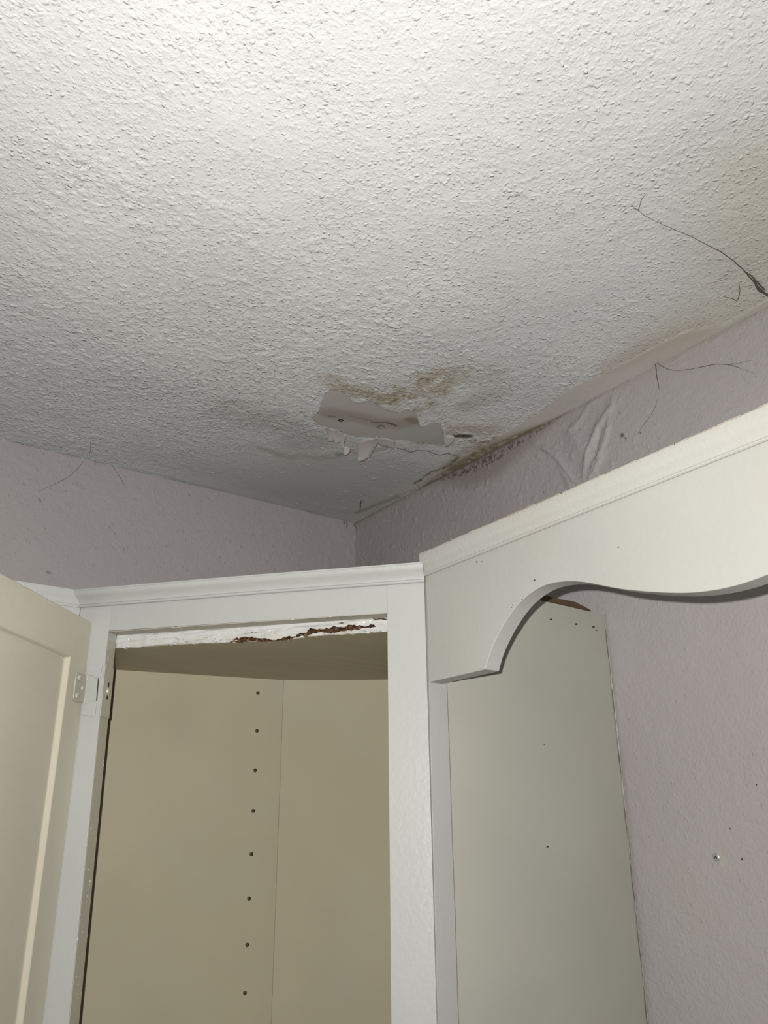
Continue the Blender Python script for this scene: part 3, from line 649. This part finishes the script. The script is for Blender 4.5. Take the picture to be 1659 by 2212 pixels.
# ------------------------------------------------------------------ door (part of the cabinet)
DA = math.radians(48.0)
H0 = B+dv*.4185+nv*.0005; dw = np.array([-math.cos(DA), -math.sin(DA)]); dm = np.array([-dw[1], dw[0]])
def dr(u, o, z): p = H0+dw*u+dm*o; return np.array([p[0], p[1], z])
def on_door(px, py, o=0.0):
    P = at(px, py, dr(0, o, 0), (dm[0], dm[1], 0)); return float((P[:2]-H0)@dw), float(P[2])
DT, DB = 2.094, 1.358; DWD = .425; ST = .052; RB = .0105; RD = .006
uin = on_door(153, 1418)[0]; zin = on_door(153, 1418)[1]
print('door inner', uin, zin, on_door(0, 1240), on_door(0, 1357), on_door(143, 1420), on_door(44, 2212))
ST = max(.035, uin); 
def door_mesh():
    V, Fc = [], []
    def add(u, o, z): V.append(dr(u, o, z)); return len(V)-1
    uo0, uo1, zo0, zo1 = 0, DWD, DB, DT; ui0, ui1, zi0, zi1 = ST, DWD-ST, DB+.055, zin
    def ring(u0_, u1_, z0_, z1_, o): return [add(u0_, o, z0_), add(u1_, o, z0_), add(u1_, o, z1_), add(u0_, o, z1_)]
    b0 = ring(uo0, uo1, zo0, zo1, -.019); f0 = ring(uo0, uo1, zo0, zo1, 0); i0 = ring(ui0, ui1, zi0, zi1, 0)
    i1 = ring(ui0+RB*.45, ui1-RB*.45, zi0+.002, zi1-.002, -RD*.9); i2 = ring(ui0+RB, ui1-RB, zi0+.004, zi1-.004, -RD)
    Fc.append(tuple(b0[::-1]))
    for A_, B_ in ((b0, f0), (f0, i0), (i0, i1), (i1, i2)):
        for k in range(4): Fc.append((A_[k], A_[(k+1) % 4], B_[(k+1) % 4], B_[k]))
    Fc.append(tuple(i2)); return V, Fc
v, f = door_mesh(); door = mesh_obj('cabinet_door', v, f, BEIGE_DOOR, cab, bevel=.0012)
door['label'] = 'open beige door seen from its inner side'
# ------------------------------------------------------------------ hinge
def slab(pts2, frm, o0, o1): return prism(pts2, o0, o1, frm)
ff = lambda s, z, o: fr(s, o, z)
def FS(px, py): return on_frame(px, py, .001)
pt_top = [FS(188, 1438), FS(221, 1436), FS(216, 1464), FS(205, 1464), FS(200, 1459), FS(189, 1458)]
pt_bot = [FS(183, 1520), FS(192, 1520), FS(197, 1515), FS(209, 1515), FS(205, 1547), FS(175, 1545)]
# leaf on the inner edge of the stile: plane facing the opening
zt_, zb2 = FS(221, 1436)[1], FS(205, 1547)[1]
sedge = lambda z: .3843+(.3948-.3843)*(z-(ZB+.05))/(ZO-ZB-.05)
PLATE = bpy.data.materials['left_stile_paint']; hinge_parts = []
def leafpt(o, z, k): return fr(sedge(z)-k, o, z)
leaf_out = [(.0016, zt_), (.0016, zb2), (-.0185, zb2-.001), (-.0185, zt_-.001)]
v, f = prism(leaf_out, .0001, .0018, lambda o, z, k: leafpt(o, z, k)); hinge_parts.append((v, f))
hv, hf = join(hinge_parts); hinge = mesh_obj('hinge', hv, hf, HINGE, cab, bevel=.0005); 
for q_ in (pt_top, pt_bot):
    mesh_obj('hinge_plate', *slab(q_, ff, 0.0, .0016), PLATE, hinge, bevel=.0004)
g0, g1 = FS(213, 1465), FS(209, 1514)
mesh_obj('hinge_groove', *slab([(g0[0], g0[1]), (g1[0], g1[1]), (g1[0]+.0012, g1[1]), (g0[0]+.0012, g0[1])], ff, 0.0, .0004), DARK, hinge)
hinge['label'] = 'painted wraparound hinge on the left stile'
zc = FS(224, 1490)[1]
v, f = lathe([(.0036, 0), (.0036, .0008), (.0028, .0022), (.0008, .0026)], leafpt(-.009, zc, .0018), (-dv[0], -dv[1], 0), 16)
mesh_obj('screw', v, f, HINGE, hinge, smooth=False)
for dz in (.0075, -.0075):
    v, f = box(-.0105, -.0078, -.0026, .0026, 0, .0004, lambda o, z, k: leafpt(o, zc+dz+z, .0018+k)); mesh_obj('slot', v, f, DARK, hinge)
# door leaf with rounded outer corners
DL = lambda px, py: on_door(px, py, .001)
uo = DL(160, 1485)[0]; z1_, z2_ = DL(172, 1453)[1], DL(163, 1515)[1]
print('leaf', uo, z1_, z2_)
rr = .006; lp = [(.0, z1_-.0005), (.0, z2_+.0005)]
for k in range(7):
    th = -math.pi/2+k/6*math.pi/2; lp.append((uo-rr+rr*math.cos(th), z2_+rr+rr*math.sin(th)))
for k in range(7):
    th = k/6*math.pi/2; lp.append((uo-rr+rr*math.cos(th), z1_-rr+rr*math.sin(th)))
v, f = prism(lp, 0, .0022, lambda u, z, o: dr(u, o, z)); leaf = mesh_obj('hinge_leaf', v, f, HINGE, door, bevel=.0008)
sv, sf = [], []
for (u, z, r) in [(uo-.0065, z1_-.0065, .0038), (uo-.0065, z2_+.0065, .0038), (uo-.017 if uo > .02 else .004, (z1_+z2_)/2, .0026)]:
    p = lathe([(r, 0), (r, .0010), (r*.75, .0022), (r*.2, .0024)], dr(u, .0022, z), (dm[0], dm[1], 0), 16); mesh_obj('screw', *p, HINGE, door, smooth=False)
    if r > .003:
        q = join([box(-r*.6, r*.6, .0022, .0029, -.0004, .0004, lambda a, o, b, u=u, z=z: dr(u+a, o+.0021, z+b)), box(-.0004, .0004, .0022, .0029, -r*.6, r*.6, lambda a, o, b, u=u, z=z: dr(u+a, o+.0021, z+b))])
        mesh_obj('screw_recess', *q, paint('recess', (.42, .39, .32), bump=0), door)
for zk in (z1_-.003, z2_+.003):
    p = lathe([(.0028, -.0028), (.0028, .0028)], dr(-.0022, .0014, zk), (0, 0, 1), 12); mesh_obj('knuckle', *p, HINGE, door)

# ------------------------------------------------------------------ neighbour wall cabinet along the left wall
nb_root = thing('wall_cabinet', (-1.0, -.14, ZB), 'white wall cabinet mostly hidden behind the open door at far left', 'cabinet')
xa, ya = A2[0], A2[1]
v, f = box(-1.45, xa-.0002, ya, -.004, ZB, 2.133); mesh_obj('cabinet_body', v, f, WHITE, nb_root, bevel=.0006)
ndir = lambda o: np.array([xa+o*math.tan(math.radians(20))*-1.0*(-1) if False else xa-o*.36, ya-o])
m_end = lambda o, z: np.array([*(e_left(o, z)[:2]), z])
mesh_obj('crown_moulding', *sweep(crown_prof(2.1135, 2.1345, .012), [lambda o, z: m_end(o, z)+np.array([-.0004, 0, 0]), lambda o, z: np.array([-1.45, ya-o, z])]), WHITE, nb_root)
v, f = box(-1.44, xa-.05, ya-.019, ya-.0005, ZB-.01, 2.094); mesh_obj('cabinet_door', v, f, WHITE, nb_root, bevel=.003)

# ------------------------------------------------------------------ scalloped valance
val = thing('window_valance', (B[0], -1.2, 2.0), 'long white scalloped wooden valance running right from the corner cabinet', 'valance')
XV = B[0]; TV = .019
def vy(px, py): p = on_right(px, py, XV); return float(p[1]), float(p[2])
curve_px = [(1048, 1446), (1054, 1422), (1062, 1400), (1073, 1376), (1087, 1350), (1103, 1325), (1122, 1301), (1145, 1281), (1170, 1266), (1198, 1258), (1228, 1255), (1260, 1257), (1292, 1263), (1330, 1271),
            (1370, 1276), (1410, 1279), (1450, 1281), (1490, 1281), (1530, 1277), (1570, 1270), (1610, 1259), (1659, 1241), (1700, 1224)]
cv = [vy(*p) for p in curve_px]
# smooth (Chaikin) without moving the ends
def chaikin(p, n=2):
    for _ in range(n):
        q = [p[0]]
        for a, b in zip(p[:-1], p[1:]): q += [(a[0]*.75+b[0]*.25, a[1]*.75+b[1]*.25), (a[0]*.25+b[0]*.75, a[1]*.25+b[1]*.75)]
        q.append(p[-1]); p = q
    return p
cv = chaikin(cv, 2)
yc = cv[-1][0]-.075
zs_e = cv[-1][1]
mid = [(cv[-1][0]-.03, zs_e+.0085), (cv[-1][0]-.055, zs_e+.0125), (yc, zs_e+.0138)]
half = cv+mid
zb0 = vy(930, 1473)[1]
right = [(2*yc-y, z) for y, z in half[::-1][1:]]
y_end = 2*yc-yB
outline = [(yB-.0006, 2.1435), (yB-.0010, zb0)]+half+right+[(y_end, zb0), (y_end, 2.1435)]
v, f = prism(outline, XV, XV+TV, lambda y, z, x: SX(x, y, z))
vb = mesh_obj('valance_board', v, f, WHITE_OLD, val)
vb.data.polygons.foreach_set('use_smooth', [False]*len(vb.data.polygons))
bv = vb.modifiers.new('bevel', 'BEVEL'); bv.width = .0008; bv.segments = 2; bv.limit_method = 'ANGLE'; bv.angle_limit = math.radians(50)
cp = [(0, 2.1205), (.0020, 2.1205), (.0032, 2.1213), (.0036, 2.1223), (.0030, 2.1234), (.0016, 2.1240), (.0018, 2.1252), (.0034, 2.1285), (.0060, 2.1325), (.0082, 2.1370), (.0088, 2.1410), (.0088, 2.1448), (0, 2.1448)]
ys_ = np.linspace(yB-.0008, y_end, 60)
mesh_obj('crown_moulding', *sweep(cp, [(lambda o, z, y=y: SX(XV-o, y, z+(.0006*(vn(np.array([y]), np.array([0.]), 40, 3, 2)[0]-.5) if z > 2.14 else 0))) for y in ys_]), paint('valance_crown_paint', (.42, .415, .385), rough=.4, bump=.3, specks=((.16, .09, .04), 70.0, .74), patch=((.41, .385, .32), .3)), val)
# rusty stained top lip
lipV = [];
mesh_obj('stained_lip', *sweep([(.0015, 2.1446), (.0092, 2.1446), (.0090, 2.1455), (.0015, 2.1458)], [(lambda o, z, y=y: SX(XV-o+.0012*(vn(np.array([y]), np.array([4.]), 120, 3, 2)[0]-.5), y, z+(.0012*(vn(np.array([y]), np.array([1.]), 150, 5, 2)[0]-.35) if z > 2.145 else 0))) for y in np.linspace(yB-.0008, y_end, 400)]),
         paint('rusty_lip', (.42, .39, .33), rough=.7, bump=.3, patch=((.30, .22, .14), .7), specks=((.06, .04, .03), 110.0, .62)), val)['label'] = 'brown stained top edge of the valance'
# paint chips on the valance face
for px, py, r in [(1155, 1253, .0008), (1149, 1255, .0005), (1128, 1295, .0006), (1108, 1307, .0006), (1105, 1312, .0005), (1336, 1182, .0006), (1041, 1213, .0005), (1030, 1214, .0009)]:
    P = on_right(px, py, XV-.0001); v, f = lathe([(r*.8, 0), (r, .0002), (r*.5, .0003)], P, (-1, 0, 0), 7)
    v = [np.array([q[0], P[1]+(q[1]-P[1])*1.5+(q[2]-P[2])*.5, q[2]]) for q in v]; mesh_obj('paint_chip', v, f, DARK, val)
# the cabinet at the far end of the valance, beyond the frame, carries it
far = thing('wall_cabinet', (-.16, y_end-.3, ZB), 'white wall cabinet holding the far right end of the valance', 'cabinet')
v, f = box(XV, -.004, FAR+.01, y_end-.0006, ZB, 2.133); mesh_obj('cabinet_body', v, f, WHITE, far, bevel=.0008)

# ------------------------------------------------------------------ screws
def screw(name, P, ax, r, label, up):
    root = thing(name, tuple(P), label, 'screw'); ax = Vector(ax)
    prof_ = [(r*.45, -.004), (r*.5, .0005), (r*.98, .0010), (r, .0014), (r*.8, .0019), (r*.5, .0020)]
    mesh_obj('screw_head', *lathe(prof_, P, ax, 20), METAL, root, smooth=False)
    a = Vector(up); b = ax.cross(a)
    fb = lambda x, y, z: np.array(Vector(P)+a*x+b*y+ax*z)
    w = r*.13; l = r*.55
    mesh_obj('cross_recess', *join([box(-l, l, -w, w, .0012, .00212, fb), box(-w, w, -l, l, .0012, .00214, fb)]), DARK, root)
    return root
screw('wall_screw', on_right(1548, 1851, -.001), (-1, 0, 0), .0042, 'small dull metal screw sunk in the mauve wall at lower right', (0, .7, .7))
screw('ceiling_screw', on_ceiling(736, 908, H-.0002), (0, 0, -1), .0022, 'small screw head in the bare peeled patch of ceiling', (.8, .6, 0))
P = on_ceiling(736, 908, H-.0003); mesh_obj('rust_ring', *lathe([(.0023, 0), (.0042, .0001), (.0040, .0005), (.0023, .0005)], P, (0, 0, -1), 20), DARK, ceiling)
P = on_right(1603, 1856, -.001); hole = tag(mesh_obj('nail_hole', *lathe([(.0002, -.001), (.0011, 0), (.0011, .0004), (.0004, .0006)], P, (-1, 0, 0), 10), DARK, wall_right))
for px, py in [(1634, 1695), (1577, 1790)]:
    P = on_right(px, py, -.001); mesh_obj('nail_hole', *lathe([(.0002, -.001), (.0008, 0), (.0008, .0004), (.0003, .0006)], P, (-1, 0, 0), 8), DARK, wall_right)

# ------------------------------------------------------------------ cobwebs and hairline strands
def strand(name, parts, mapper, label, cat='cobweb', group=None):
    V, Fc = [], []; L = []
    for pts, rad in parts:
        q = chaikin([tuple(p) for p in pts], 2); n = len(q); rads = np.interp(np.linspace(0, 1, n), np.linspace(0, 1, len(rad)), rad)*(1.0 if mapper is cm else .62)
        P = [mapper(x+random.uniform(-.5, .5), y+random.uniform(-.5, .5)) for x, y in q]; L.append(tube(P, list(rads*(.8+.4*np.random.RandomState(n).rand(n))), 5))
    V, Fc = join(L); c = np.mean(np.array(V), 0); o = mesh_obj(name, V, Fc, WEB, origin=tuple(c)); tag(o, label, cat, group); return o
cm = lambda x, y: on_ceiling(x, y, H-.0032); rmw = lambda x, y: on_right(x, y, -.0042); lmw = lambda x, y: on_left(x, y, -.0028)
strand('cobweb', [([(1378, 453), (1386, 462), (1420, 480), (1460, 497), (1500, 514), (1530, 530), (1560, 545), (1590, 568), (1612, 590), (1628, 608), (1640, 624), (1665, 645)], [.00025, .0003, .0005, .0008, .0013]),
                  ([(1372, 450), (1380, 455), (1385, 430), (1392, 423)], [.0002, .0003, .0002]), ([(1363, 440), (1370, 452), (1380, 455)], [.0002, .0003]),
                  ([(1612, 588), (1625, 598), (1640, 615), (1652, 626)], [.0004, .0010, .0012]), ([(1628, 605), (1637, 628), (1659, 636)], [.0008, .0014, .0010])],
       cm, 'long dark dusty cobweb strand on the ceiling near the right wall')
strand('cobweb', [([(1562, 641), (1585, 645), (1592, 652), (1598, 635), (1597, 615)], [.0002, .0005, .0003])], cm, 'short forked cobweb wisp on the ceiling close to right wall joint')
strand('cobweb', [([(1097, 430), (1102, 424), (1110, 426), (1118, 421), (1123, 422)], [.0005, .0004, .0003, .0005])], cm, 'tiny dark curled cobweb speck in middle right of the ceiling')
strand('cobweb', [([(1414, 780), (1425, 788), (1440, 797), (1460, 800), (1480, 799), (1505, 795), (1530, 789), (1552, 786), (1580, 787), (1598, 795)], [.0010, .0006, .0005, .0007, .0006, .0003]),
                  ([(1552, 786), (1580, 789), (1615, 802), (1632, 808)], [.0004, .0002, .00012]), ([(1570, 787), (1600, 784), (1625, 778)], [.0003, .00015]),
                  ([(1413, 779), (1417, 795), (1419, 815), (1424, 842)], [.0012, .0010, .0008, .0003]), ([(1414, 782), (1412, 775), (1410, 768)], [.0006, .0002])],
       rmw, 'dark forked cobweb spreading right over the mauve right wall')
strand('cobweb', [([(1419, 862), (1416, 880), (1400, 905), (1385, 925), (1375, 940)], [.0002, .0003, .00015])], rmw, 'faint hair of cobweb hanging lower on the right wall')
strand('cobweb', [([(183, 994), (168, 1012), (150, 1030), (120, 1045), (80, 1063)], [.0003, .0005, .0004, .0002])], lmw, 'thin grey cobweb curving left down the left wall')
strand('cobweb', [([(202, 991), (206, 1000), (215, 997), (235, 998), (248, 1012), (262, 1035), (274, 1055)], [.0008, .0006, .0005, .0005, .0006, .0002]), ([(206, 1000), (205, 1010)], [.0008, .0003])],
       lmw, 'dark cobweb knot curving right down the left wall')
strand('cobweb', [([(196, 952), (196, 970), (192, 985)], [.0002, .0003, .0002])], cm, 'single fine cobweb thread at ceiling edge above left wall')
strand('cobweb', [([(745, 1132), (740, 1126), (752, 1130), (748, 1140)], [.0010, .0012, .0005]), ([(764, 1133), (770, 1140), (771, 1150)], [.0012, .0010, .0004])], lambda x, y: on_left(x, y, -.0035), 'black crumbly cobweb in the corner where walls meet ceiling')
